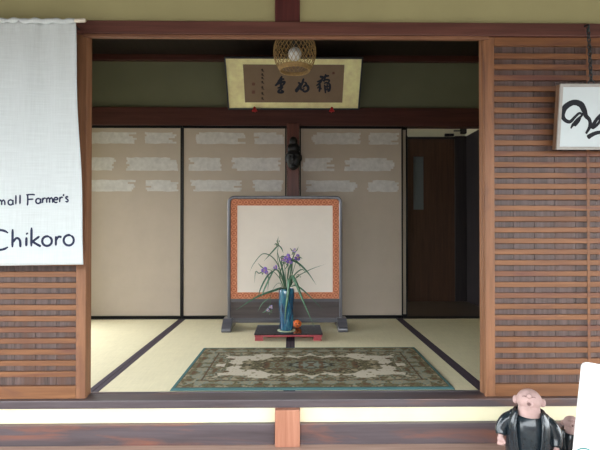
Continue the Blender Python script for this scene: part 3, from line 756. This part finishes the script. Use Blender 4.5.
VX, VY = -0.049, 3.53
bm = bmesh.new(); add_lathe(bm, VX, VY, [(0.066, 0.6045), (0.068, 0.6065), (0.06, 0.608), (0.0, 0.608)], 32, cap=False); tag(obj('coaster', bm, 'coaster'), 'thin greenish coaster under the blue vase', 'coaster')
bm = bmesh.new()
prof = [(0.047, 0.6085), (0.052, 0.612), (0.053, 0.64), (0.051, 0.69), (0.053, 0.75), (0.056, 0.82), (0.060, 0.88), (0.057, 0.905), (0.054, 0.915), (0.050, 0.915), (0.053, 0.90), (0.054, 0.87), (0.048, 0.75), (0.046, 0.64), (0.0, 0.625)]
prof2 = []
for (a, b) in zip(prof, prof[1:]):
    for k in range(3): prof2.append((a[0]+(b[0]-a[0])*k/3, a[1]+(b[1]-a[1])*k/3))
prof2.append((0.0005, 0.625))
add_lathe(bm, VX, VY, prof2, 36, wob=lambda a, z: 1+0.03*math.sin(3*a+z*30)+0.012*math.sin(7*a-z*50))
tag(obj('vase', bm, 'vase', smooth=True), 'tall mottled blue glazed vase on the low black table', 'vase')

t = thing('round_ornament', 'small round orange ornament beside the blue vase', 'ornament', (0.033, 3.625, 0.604))
bm = bmesh.new(); add_ball(bm, (0.033, 3.625, 0.634), 0.031, 1.05, 1, 0.96, 20); obj('body', bm, 'ball', t)
bm = bmesh.new()
for dx, dz, r in ((-0.009, 0.006, 0.005), (0.011, 0.007, 0.005), (0.002, -0.009, 0.006)):
    y = 3.625-math.sqrt(max(0, 0.031**2-dx*dx-dz*dz))
    add_ball(bm, (0.033+dx, y, 0.634+dz), r, 1.3, 0.4, 0.9, 10)
obj('painted_marks', bm, 'ball_mark', t, 'dark painted marks')
bm = bmesh.new(); add_tube(bm, [(0.033, 3.625, 0.662), (0.035, 3.624, 0.671)], 0.004, 6); obj('stalk', bm, 'ball_mark', t)

# ------------------------------------------------------------------ spiderwort stems in the vase
U = 3.5/475
def fl(px, py, dy=0.0): # point on the arrangement's own grid (7.4 mm steps), dy towards the room's back
    return V(((px-293)*U+0.0, VY+dy, 1.352+(229.5-py)*U))
def flower(parent, c, size, mat, nrm):
    n = V(nrm).normalized(); a, b = frame_at(n); bm = bmesh.new()
    for k in range(3):
        an = 2*PI*k/3+random.random()*0.5
        d = a*math.cos(an)+b*math.sin(an); s = n.cross(d)
        c0 = c+n*0.002
        rows = []
        for q, ww in ((0.05, 0.12), (0.3, 0.45), (0.6, 0.56), (0.85, 0.4), (1.0, 0.1)):
            o_ = c0+d*size*q+n*size*0.25*q*(1-q*0.6)
            rows.append([bm.verts.new(o_+s*size*ww), bm.verts.new(o_+n*0.002*q), bm.verts.new(o_-s*size*ww), bm.verts.new(o_-n*0.0015)])
        for r0, r1 in zip(rows, rows[1:]):
            for k2 in range(4): bm.faces.new((r0[k2], r0[(k2+1) % 4], r1[(k2+1) % 4], r1[k2])).smooth = True
        bm.faces.new(rows[0]); bm.faces.new(rows[-1][::-1])
    f = obj('flower', bm, mat, parent, 'violet three-petalled flower')
    bm = bmesh.new()
    for k in range(5):
        an = 2*PI*k/5; e = c+n*size*0.5+(a*math.cos(an)+b*math.sin(an))*size*0.25
        add_tube(bm, [c, e], 0.0007, 4); add_ball(bm, e, 0.0018, seg=6)
    obj('stamens', bm, 'stamen', f, 'yellow stamens')
def buds(parent, c, n=6, size=0.014, spread=1.0):
    bm = bmesh.new()
    for k in range(n):
        d = V((random.uniform(-1, 1)*spread, random.uniform(-1, 0.6), random.uniform(-0.7, 0.8))).normalized()
        add_tube(bm, [c, c+d*size], 0.0009, 4)
        e = c+d*size*1.5
        rot = d.to_track_quat('Z', 'Y').to_matrix().to_4x4()
        add_ball(bm, e, size*0.32, 1, 1, 1.7, 8, rot=rot)
    obj('buds', bm, 'bud', parent, 'cluster of green buds')
def stem(label, path, leaves, flowers, budspots, r=0.0032):
    t = thing('spiderwort_stem', label, 'flower stem', tuple(path[0]), 'spiderwort stems in the blue vase')
    bm = bmesh.new(); c = catmull(path, 8); add_tube(bm, c, [r*(1-0.45*i/len(c)) for i in range(len(c))], 6); obj('stem', bm, 'stem', t)
    for pts, w, mat in leaves:
        bm = bmesh.new(); add_blade(bm, pts, w, (0.1, -1, 0.25), n=8); obj('leaf', bm, mat, t)
    for c, s, mat, n in flowers: flower(t, c, s, mat, n)
    for c, n, s in budspots: buds(t, c, n, s)
LB = 'spiderwort stem with '
stem('tallest spiderwort stem, topped by a spiky green bud cluster',
     [fl(285, 322), fl(285, 288), fl(279.5, 268, -0.02), fl(277.2, 256, -0.02), fl(278.6, 244.5, -0.03)],
     [([fl(278.4, 245, -.03), fl(273, 251, -.05), fl(264.5, 260.5, -.08)], 0.010, 'leaf'), ([fl(278.6, 245, -.03), fl(281.5, 248, -.06), fl(283.5, 252.5, -.08)], 0.009, 'leaf'),
      ([fl(278.5, 245, -.03), fl(277.6, 241, -.03), fl(278.6, 236.5, -.03)], 0.006, 'leaf'), ([fl(278.5, 245, -.03), fl(276, 243.5, -.06), fl(274.2, 245, -.08)], 0.007, 'leaf'), ([fl(284.5, 286), fl(276, 262, .02), fl(263.5, 254, .03), fl(254, 263, .03), fl(249, 272.5, .02)], 0.007, 'leaf')],
     [], [(fl(278.8, 243.5, -.03), 9, 0.013), (fl(280.5, 257, -.03), 5, 0.010)])
stem('spiderwort stem with the large violet flowers at the middle',
     [fl(287, 322), fl(287, 288), fl(288, 272, -.03), fl(288.4, 259.5, -.05)],
     [([fl(288.4, 260, -.05), fl(297, 262, -.07), fl(307, 271, -.09), fl(315.6, 283.5, -.1)], 0.013, 'leaf'), ([fl(288.3, 260, -.05), fl(283, 256, -.06), fl(280, 258, -.07)], 0.009, 'leaf'),
      ([fl(288, 286), fl(288.8, 279, -.05), fl(288.2, 292, -.085), fl(286, 308, -.09), fl(284.8, 322, -.085)], 0.020, 'leaf_pale'), ([fl(288.5, 260, -.05), fl(287.5, 265, -.09), fl(284, 270, -.1)], 0.008, 'leaf')],
     [(fl(287.8, 256.8, -.07), 0.026, 'petal', (-.2, -1, .1)), (fl(289.6, 260.5, -.075), 0.026, 'petal', (.3, -1, -.3)), (fl(285.6, 260, -.06), 0.014, 'petal', (-.6, -1, .2))], [(fl(288.3, 262.5, -.06), 6, 0.012)])
stem('spiderwort stem with a pale violet flower at its upper right tip',
     [fl(288.5, 322), fl(288.5, 288), fl(291, 268, .0), fl(294.2, 252, -.02)],
     [([fl(294.2, 253, -.02), fl(291.5, 250, -.03), fl(290, 247.5, -.04)], 0.007, 'leaf'), ([fl(294.3, 253, -.02), fl(297, 250, -.03), fl(298.5, 246.5, -.03)], 0.006, 'leaf'), ([fl(292, 286), fl(292.5, 262, .02), fl(297.5, 262, .02), fl(301, 270, .02)], 0.008, 'leaf')],
     [(fl(294.4, 250.6, -.04), 0.017, 'petal_pale', (0, -1, .4))], [(fl(294, 253.5, -.03), 5, 0.010)])
stem('spiderwort stem with a violet flower right of the middle blossoms',
     [fl(289, 322), fl(289.2, 288), fl(293, 272, -.02), fl(296.8, 258.6, -.04)],
     [([fl(296.8, 259, -.04), fl(299.6, 257, -.05), fl(302.5, 258.5, -.06)], 0.008, 'leaf'), ([fl(290, 287), fl(297, 277, -.03), fl(310, 269.5, -.04), fl(325, 264, -.05)], 0.006, 'leaf'),
      ([fl(290, 287), fl(291.8, 276.5, -.04), fl(295.5, 281, -.07), fl(302, 297, -.1), fl(313.5, 324, -.11)], 0.024, 'leaf_pale'), ([fl(290.5, 287), fl(297, 285.5, -.05), fl(307, 293, -.07), fl(322, 308, -.08)], 0.011, 'leaf')],
     [(fl(297.2, 257.4, -.05), 0.026, 'petal', (.4, -1, .2))], [(fl(298.5, 276.3, -.05), 6, 0.011), (fl(296.6, 259.8, -.05), 4, 0.010)])
stem('spiderwort stem arching left to a violet flower with drooping leaves',
     [fl(283.5, 322), fl(283, 288), fl(277, 275, -.02), fl(270, 269.5, -.05), fl(265.5, 269, -.06)],
     [([fl(265.8, 269, -.06), fl(260, 272.5, -.08), fl(255.5, 272), fl(255, 282, -.08)], 0.008, 'leaf'), ([fl(265.5, 269, -.06), fl(261.5, 266, -.07), fl(258.5, 262.5, -.08)], 0.007, 'leaf'),
      ([fl(272, 271, -.04), fl(266, 278, -.07), fl(261, 288, -.08), fl(258.5, 297, -.08)], 0.012, 'leaf'), ([fl(274, 270, -.04), fl(269, 279, -.08), fl(264, 290, -.09), fl(261.5, 297, -.09)], 0.013, 'leaf_pale'),
      ([fl(268, 271, -.06), fl(269, 279, -.09), fl(268.2, 290, -.1)], 0.007, 'leaf')],
     [(fl(265.2, 269.4, -.08), 0.026, 'petal', (-.2, -1, -.1)), (fl(267.2, 272, -.08), 0.014, 'petal', (.3, -1, -.4))], [(fl(264.6, 272, -.07), 6, 0.011)])
stem('short spiderwort stem with a violet flower between the left and middle blossoms',
     [fl(284.5, 322), fl(284, 288), fl(280.5, 276, -.03), fl(276.2, 268, -.05)],
     [([fl(276.4, 268, -.05), fl(271.5, 272.5, -.07), fl(266, 275, -.08)], 0.008, 'leaf'), ([fl(283, 287), fl(279.5, 276, .03), fl(284, 262, .03), fl(288, 252, .03)], 0.008, 'leaf'), ([fl(281, 288), fl(275, 289.5, -.06), fl(258, 295.5, -.08), fl(237, 308.5, -.09)], 0.016, 'leaf')],
     [(fl(275.8, 266.9, -.065), 0.017, 'petal', (-.3, -1, .1))], [(fl(277, 269, -.06), 5, 0.010)])
stem('drooping spiderwort stem with pale violet flowers in front of the screen\'s lower panel',
     [fl(282, 322), fl(281.5, 288), fl(277.5, 283.5, -.04), fl(272, 291, -.07), fl(270.3, 304, -.08)],
     [([fl(271, 296, -.075), fl(263, 302, -.085), fl(258.5, 310, -.09)], 0.006, 'leaf_pale'), ([fl(270.3, 304, -.08), fl(266, 309.5, -.09), fl(262.5, 311, -.1)], 0.008, 'leaf_pale')],
     [(fl(271.3, 305.4, -.095), 0.015, 'petal_pale', (.3, -1, .1)), (fl(268.6, 308.3, -.095), 0.014, 'petal_pale', (-.3, -1, -.2))], [(fl(270, 310, -.09), 6, 0.011)], 0.0022)

stem('leafy spiderwort stem with slim upright leaves and small buds at the back of the bunch',
     [fl(286.5, 322), fl(286, 288), fl(285, 272, .03), fl(283.6, 262, .03)],
     [([fl(285.5, 287), fl(283.5, 274, .02), fl(279, 259, .02), fl(276.8, 250, .01)], 0.010, 'leaf'), ([fl(287, 287), fl(288.5, 272, .03), fl(293, 258, .03), fl(296.5, 250.5, .02)], 0.011, 'leaf'),
      ([fl(285, 287), fl(281.8, 276, -.02), fl(277, 270, -.04), fl(271, 268.5, -.06)], 0.010, 'leaf'), ([fl(287.6, 287), fl(290.5, 273, .01), fl(290.8, 263, 0), fl(287.5, 255.5, -.02)], 0.010, 'leaf_pale'),
      ([fl(288.5, 287), fl(294, 276, .02), fl(302, 270, .02), fl(306.5, 274, 0)], 0.009, 'leaf'), ([fl(284.6, 287), fl(282.8, 272, 0), fl(281.5, 262, -.02), fl(283.5, 254, -.03)], 0.010, 'leaf')],
     [(fl(282.8, 259.5, -.02), 0.014, 'petal', (0, -1, .3))], [(fl(283.6, 261.5, .0), 7, 0.012)])

# ------------------------------------------------------------------ rug
def rug_col(x, y, hx, hy):
    u, v = abs(x), abs(y); dx, dy = hx-u, hy-v; dd = min(dx, dy)
    n1 = noise.noise(V((u*34, v*42, 1.7))); n2 = noise.noise(V((u*85, v*95, 5.1))); n3 = noise.noise(V((u*12, v*14, 9.3)))
    TEAL, PTEAL, OLIVE, RUST, CREAM, DARK, TAN = (.07, .15, .15), (.20, .225, .18), (.155, .135, .075), (.13, .075, .042), (.53, .47, .37), (.055, .05, .035), (.31, .26, .17)
    if dd < 0.020: return TEAL
    if dd < 0.028: return DARK if n2 > -0.2 else OLIVE
    if dd < 0.125:
        s = (u if dy < dx else v)*1.0; m = math.sin(s*52)*0.5+math.sin((dd-0.028)*65)*0.5+n1*0.9
        if dd < 0.05:
            return (OLIVE if m > 0.1 else TAN) if n2 < 0.25 else RUST
        if m > 0.75: return RUST
        if m > 0.35: return OLIVE
        if m > 0.05: return DARK if n2 > 0.1 else OLIVE
        if m > -0.45: return PTEAL if n2 > -0.15 else TAN
        return TAN if n2 > 0 else PTEAL
    if dd < 0.135: return RUST if n2 < 0.2 else DARK
    th = math.atan2(y/hy, x/hx)
    wav = 0.06*abs(math.sin(s_ := (u*11 if dy < dx else v*14)))+0.05*n3+0.03*n1
    if dd < 0.165+wav:
        m = n1+0.5*n2
        if m > 0.35: return RUST
        if m > 0.05: return OLIVE
        if m > -0.2: return DARK if n2 > 0.1 else PTEAL
        return TAN
    e = math.sqrt((x/0.40)**2+(y/0.19)**2)*(1+0.10*math.cos(10*th)+0.14*n3)
    tail = (u < 0.50 and v < 0.035*(1+0.8*math.sin(u*40))*(1 if u > 0.3 else 1))
    if e < 0.28: return PTEAL if n1 > -0.1 else RUST
    if e < 0.36: return DARK
    if e < 0.62: return (PTEAL if n2 > 0.15 else OLIVE) if n1 < 0.25 else RUST
    if e < 0.70: return RUST if n2 > -0.1 else DARK
    if e < 0.98 or tail: return (OLIVE if n2 > -0.1 else DARK) if n1 < 0.3 else TAN
    if n1 > 0.42: return OLIVE
    if n2 > 0.5: return TAN
    return CREAM
hx, hy = 0.712, 0.415
bm = bmesh.new(); NX, NY = 300, 176; cl = bm.verts.layers.float_color.new('Col')
rcx, rcy = 0.105, 2.787
G = []
for j in range(NY+1):
    row = []
    for i in range(NX+1):
        x, y = -hx+2*hx*i/NX, -hy+2*hy*j/NY
        edge = min(hx-abs(x), hy-abs(y))
        z = 0.5515+0.009*min(1, edge/0.006)+0.0012*noise.noise(V((x*9, y*9, 3)))*min(1, edge/0.05)
        vv = bm.verts.new((rcx+x+0.012*y, rcy+y, z)); vv[cl] = (*rug_col(x, y, hx, hy), 1); row.append(vv)
    G.append(row)
for j in range(NY):
    for i in range(NX): bm.faces.new((G[j][i], G[j][i+1], G[j+1][i+1], G[j+1][i])).smooth = True
bot = [bm.verts.new((v.co.x, v.co.y, 0.5512)) for v in (G[0][0], G[0][NX], G[NY][NX], G[NY][0])]
for v in bot: v[cl] = (.08, .17, .17, 1)
bm.faces.new(bot[::-1])
tag(obj('rug', bm, 'rug'), 'teal-edged patterned wool rug with a medallion on the tatami', 'rug')

# ------------------------------------------------------------------ pottery figures
def figurine(cx, cy, s, label, lean=0.0, yaw=0.0):
    """round-headed singing figure in an open glazed coat; s = scale; built about the step board"""
    z0 = 0.3485
    def p(x, y, z):
        c, sn = math.cos(yaw), math.sin(yaw)
        return V((cx+s*(x*c-y*sn), cy+s*(x*sn+y*c), z0+s*z))
    t = thing('ceramic_figurine', label, 'figurine', (cx, cy, z0), 'pottery figures on the step board')
    ARM = {-1: [(-0.05, 0.002, 0.262), (-0.082, 0, 0.24), (-0.100, -0.008, 0.208), (-0.103, -0.022, 0.185)],
           1: [(0.05, 0.002, 0.262), (0.080, 0, 0.24), (0.094, -0.008, 0.205), (0.094, -0.024, 0.172)]}
    hd = Matrix.Rotation(yaw, 4, 'Z') @ Matrix.Rotation(math.radians(-20), 4, 'X')
    def hp(x, y, z):          # head space, tipped back
        q = Matrix.Rotation(math.radians(-20), 3, 'X') @ V((x, y, z)); return p(q.x, q.y+0.0, q.z+0.332)
    bm = bmesh.new()
    add_ball(bm, hp(0, 0, 0.0), 0.046*s, 1.0, 0.98, 0.93, 28, rot=hd)
    for sd in (-1, 1):
        add_ball(bm, hp(sd*0.049, 0.004, -0.004), 0.0145*s, 0.75, 0.55, 1.15, 14, rot=hd)
    add_tube(bm, [p(0, 0.002, 0.262), p(0, -0.004, 0.285), p(0, -0.004, 0.315)], [0.046*s, 0.042*s, 0.039*s], 20)
    add_tube(bm, [p(0, 0, 0.012), p(0, 0, 0.10), p(0, 0, 0.20), p(0, 0, 0.268)], [0.052*s, 0.058*s, 0.055*s, 0.04*s], 20)
    for sd in (-1, 1):
        H = ARM[sd]
        add_tube(bm, [p(sd*0.04, 0, 0.258)]+[p(*q) for q in H[1:]], [0.022*s, 0.02*s, 0.015*s, 0.011*s], 12)
        hx_, hy_, hz_ = H[-1]; hy_ -= 0.004; hz_ -= 0.013
        add_ball(bm, p(hx_, hy_, hz_), 0.0145*s, 0.85, 0.95, 1.1, 14)
        for k in range(4):
            a = (k-1.5)*0.0064
            add_tube(bm, [p(hx_+a*0.6, hy_-0.004-abs(a)*0.2, hz_-0.007), p(hx_+a, hy_-0.007, hz_-0.019), p(hx_-sd*0.001+a, hy_-0.002, hz_-0.026+0.0012*abs(k-1.5))], [0.0044*s, 0.0042*s, 0.0032*s], 8)
        add_tube(bm, [p(hx_-sd*0.009, hy_-0.005, hz_+0.003), p(hx_-sd*0.016, hy_-0.012, hz_-0.006), p(hx_-sd*0.015, hy_-0.014, hz_-0.014)], [0.005*s, 0.0044*s, 0.0034*s], 8)
    add_tube(bm, [hp(0, -0.040, 0.014), hp(0, -0.051, 0.011)], [0.008*s, 0.009*s], 10)          # nose
    add_tube(bm, [hp(0.0105*math.cos(a), -0.0445+0.002*math.sin(a), -0.017+0.0105*math.sin(a)) for a in [2*PI*k/14 for k in range(14)]], 0.0042*s, 8, True)   # open lips
    bm = remeshed(bm, 0.0021*s, 2)
    obj('body', bm, 'clay', t, 'pinkish clay head, neck and hands')
    bm = bmesh.new()
    add_ball(bm, hp(0, -0.0425, -0.017), 0.0075*s, 1, 0.35, 1, 14, rot=hd)
    for sd in (-1, 1):
        add_tube(bm, [hp(sd*0.010, -0.0455, 0.0085), hp(sd*0.017, -0.0437, 0.0105), hp(sd*0.024, -0.0405, 0.0085)], 0.0011*s, 6)
    obj('face_marks', bm, 'clay_dark', t, 'dark open mouth and closed eyes')
    # inner shirt
    bm = bmesh.new(); n = 40; rows = []
    prof = [(0.060, 0.004), (0.064, 0.05), (0.067, 0.11), (0.066, 0.18), (0.064, 0.218), (0.062, 0.250), (0.056, 0.268), (0.051, 0.279), (0.0475, 0.285)]
    for r, z in prof:
        rows.append([bm.verts.new(p(r*math.cos(2*PI*k/n)*(1.06), r*math.sin(2*PI*k/n)*0.95, z+0.010*math.sin(2*PI*k/n)*(1 if z > 0.22 else 0))) for k in range(n)])
    for r0, r1 in zip(rows, rows[1:]):
        for k in range(n): bm.faces.new((r0[k], r0[(k+1) % n], r1[(k+1) % n], r1[k])).smooth = True
    bm.faces.new(rows[0][::-1])
    add_tube(bm, [p(-0.036, -0.0585, 0.126), p(0, -0.066, 0.122), p(0.036, -0.0585, 0.126)], 0.003*s, 6)
    obj('shirt', bm, 'glaze', t, 'glossy dark shirt')
    # open coat: a thick shell from one front edge round the back to the other
    bm = bmesh.new(); n = 44; rows_o, rows_i = [], []
    prof = [(0.086, 0.003, 0.36), (0.085, 0.05, 0.36), (0.083, 0.10, 0.40), (0.082, 0.15, 0.47), (0.081, 0.20, 0.55), (0.078, 0.242, 0.62), (0.069, 0.268, 0.70), (0.058, 0.286, 0.80), (0.052, 0.295, 0.92)]
    for r, z, op in prof:
        ro, ri = [], []
        for k in range(n+1):
            a = -PI/2+op+(2*PI-2*op)*k/n
            f = 1+0.025*math.sin(a*9)*max(0, 1-z/0.2)
            ro.append(bm.verts.new(p(r*f*math.cos(a)*1.05, r*f*math.sin(a)*0.92, z)))
            ri.append(bm.verts.new(p((r*f-0.006)*math.cos(a)*1.05, (r*f-0.006)*math.sin(a)*0.92, z)))
        rows_o.append(ro); rows_i.append(ri)
    for R, in ((rows_o,), (rows_i,)):
        for r0, r1 in zip(R, R[1:]):
            for k in range(n): bm.faces.new((r0[k], r0[k+1], r1[k+1], r1[k])).smooth = True
    for i in range(len(prof)-1):
        for k in (0, n): bm.faces.new((rows_o[i][k], rows_o[i+1][k], rows_i[i+1][k], rows_i[i][k]))
    for i in (0, -1):
        for k in range(n): bm.faces.new((rows_o[i][k], rows_o[i][k+1], rows_i[i][k+1], rows_i[i][k]))
    for k in (0, n):       # rolled front edges
        add_tube(bm, [r[k].co.copy() for r in rows_o], 0.0042*s, 6)
    coat = obj('coat', bm, 'glaze', t, 'glossy black open coat')
    for sd in (-1, 1):
        bm = bmesh.new()
        c = catmull([p(*q) for q in ARM[sd]], 6)
        add_tube(bm, c, [s*(0.024+0.004*math.sin(PI*i/(len(c)-1))-0.006*i/(len(c)-1)) for i in range(len(c))], 16)
        add_ball(bm, c[0], 0.027*s, seg=16)
        obj('sleeve', bm, 'glaze', coat)
figurine(0.930, 1.865, 1.0, 'larger black-coated pottery figure singing on the step board', yaw=math.radians(-26))
figurine(1.136, 1.93, 0.645, 'smaller black-coated pottery figure half hidden behind the white board', yaw=math.radians(-22))

# ------------------------------------------------------------------ white board
t = thing('sign_board', 'blank white rounded board with a teal arc at the right end of the step', 'sign board', (1.24, 1.72, 0.3485))
yw = math.radians(-20); rl = math.radians(-6.6); ln = math.radians(6)
RM = Matrix.Rotation(yw, 3, 'Z') @ Matrix.Rotation(-ln, 3, 'X') @ Matrix.Rotation(rl, 3, 'Y').inverted()
WB, HB = 0.34, 0.548
PIV = V((0.927, 1.61, 0.352))
def wb(a, b, h): return PIV+RM @ V((a, -h, b))
def rounded(x0, x1, z0, z1, r, n=6):
    out = []
    for cx_, cz_, a0 in ((x1-r, z1-r, 0), (x0+r, z1-r, 90), (x0+r, z0+r, 180), (x1-r, z0+r, 270)):
        for k in range(n+1):
            a = math.radians(a0+90*k/n); out.append((cx_+r*math.cos(a), cz_+r*math.sin(a)))
    return out
bm = bmesh.new(); add_poly(bm, [wb(a, b, 0) for a, b in rounded(0, WB, 0.0, HB, 0.02)], wb(0, 0, -0.012)-wb(0, 0, 0)); obj('panel', bm, 'white_card', t)
bm = bmesh.new(); add_ribbon(bm, [(0.038+0.034*math.cos(math.radians(a)), 0.226+0.034*math.sin(math.radians(a))) for a in range(30, 331, 20)], 0.005, lambda a, b, h: wb(a, b, h+0.0004), 0.0006, 4)
obj('painted_arc', bm, 'teal_ink', t, 'teal painted arc')
bm = bmesh.new(); add_tube(bm, [wb(0.26, 0.40, -0.012), V((1.29, 1.82, 0.352))], 0.008, 8); obj('prop_leg', bm, 'white_card', t)

# ------------------------------------------------------------------ light
w = bpy.data.worlds.new('overcast'); S.world = w; w.use_nodes = True
nt = w.node_tree; bg = nt.nodes['Background']
tc = nt.nodes.new('ShaderNodeTexCoord'); sp = nt.nodes.new('ShaderNodeSeparateXYZ')
nt.links.new(tc.outputs['Generated'], sp.inputs[0])
c = ramp(nt, sp.outputs['Z'], [(0.0, (0.80, 0.86, 0.90)), (0.25, (0.90, 0.96, 1.0)), (1.0, (1.0, 1.0, 1.0))])
nt.links.new(c, bg.inputs['Color']); bg.inputs['Strength'].default_value = 5.0

# ------------------------------------------------------------------ camera
cam = bpy.data.cameras.new('camera'); co = bpy.data.objects.new('camera', cam); COL.objects.link(co)
cam.sensor_fit = 'HORIZONTAL'; cam.sensor_width = 36.0; cam.lens = 36.0*475/600
co.location = (0, 0, 1.352)
co.rotation_euler = (PI/2+4.5/475, 0, -7.0/475)
cam.clip_start = 0.02
S.camera = co
S.view_settings.view_transform = 'Standard'; S.view_settings.look = 'None'
S.view_settings.gamma = 1.0; S.view_settings.use_curve_mapping = False
S.view_settings.exposure = 1.0
S.cycles.max_bounces = 16; S.cycles.diffuse_bounces = 10
S.cycles.sample_clamp_indirect = 6.0
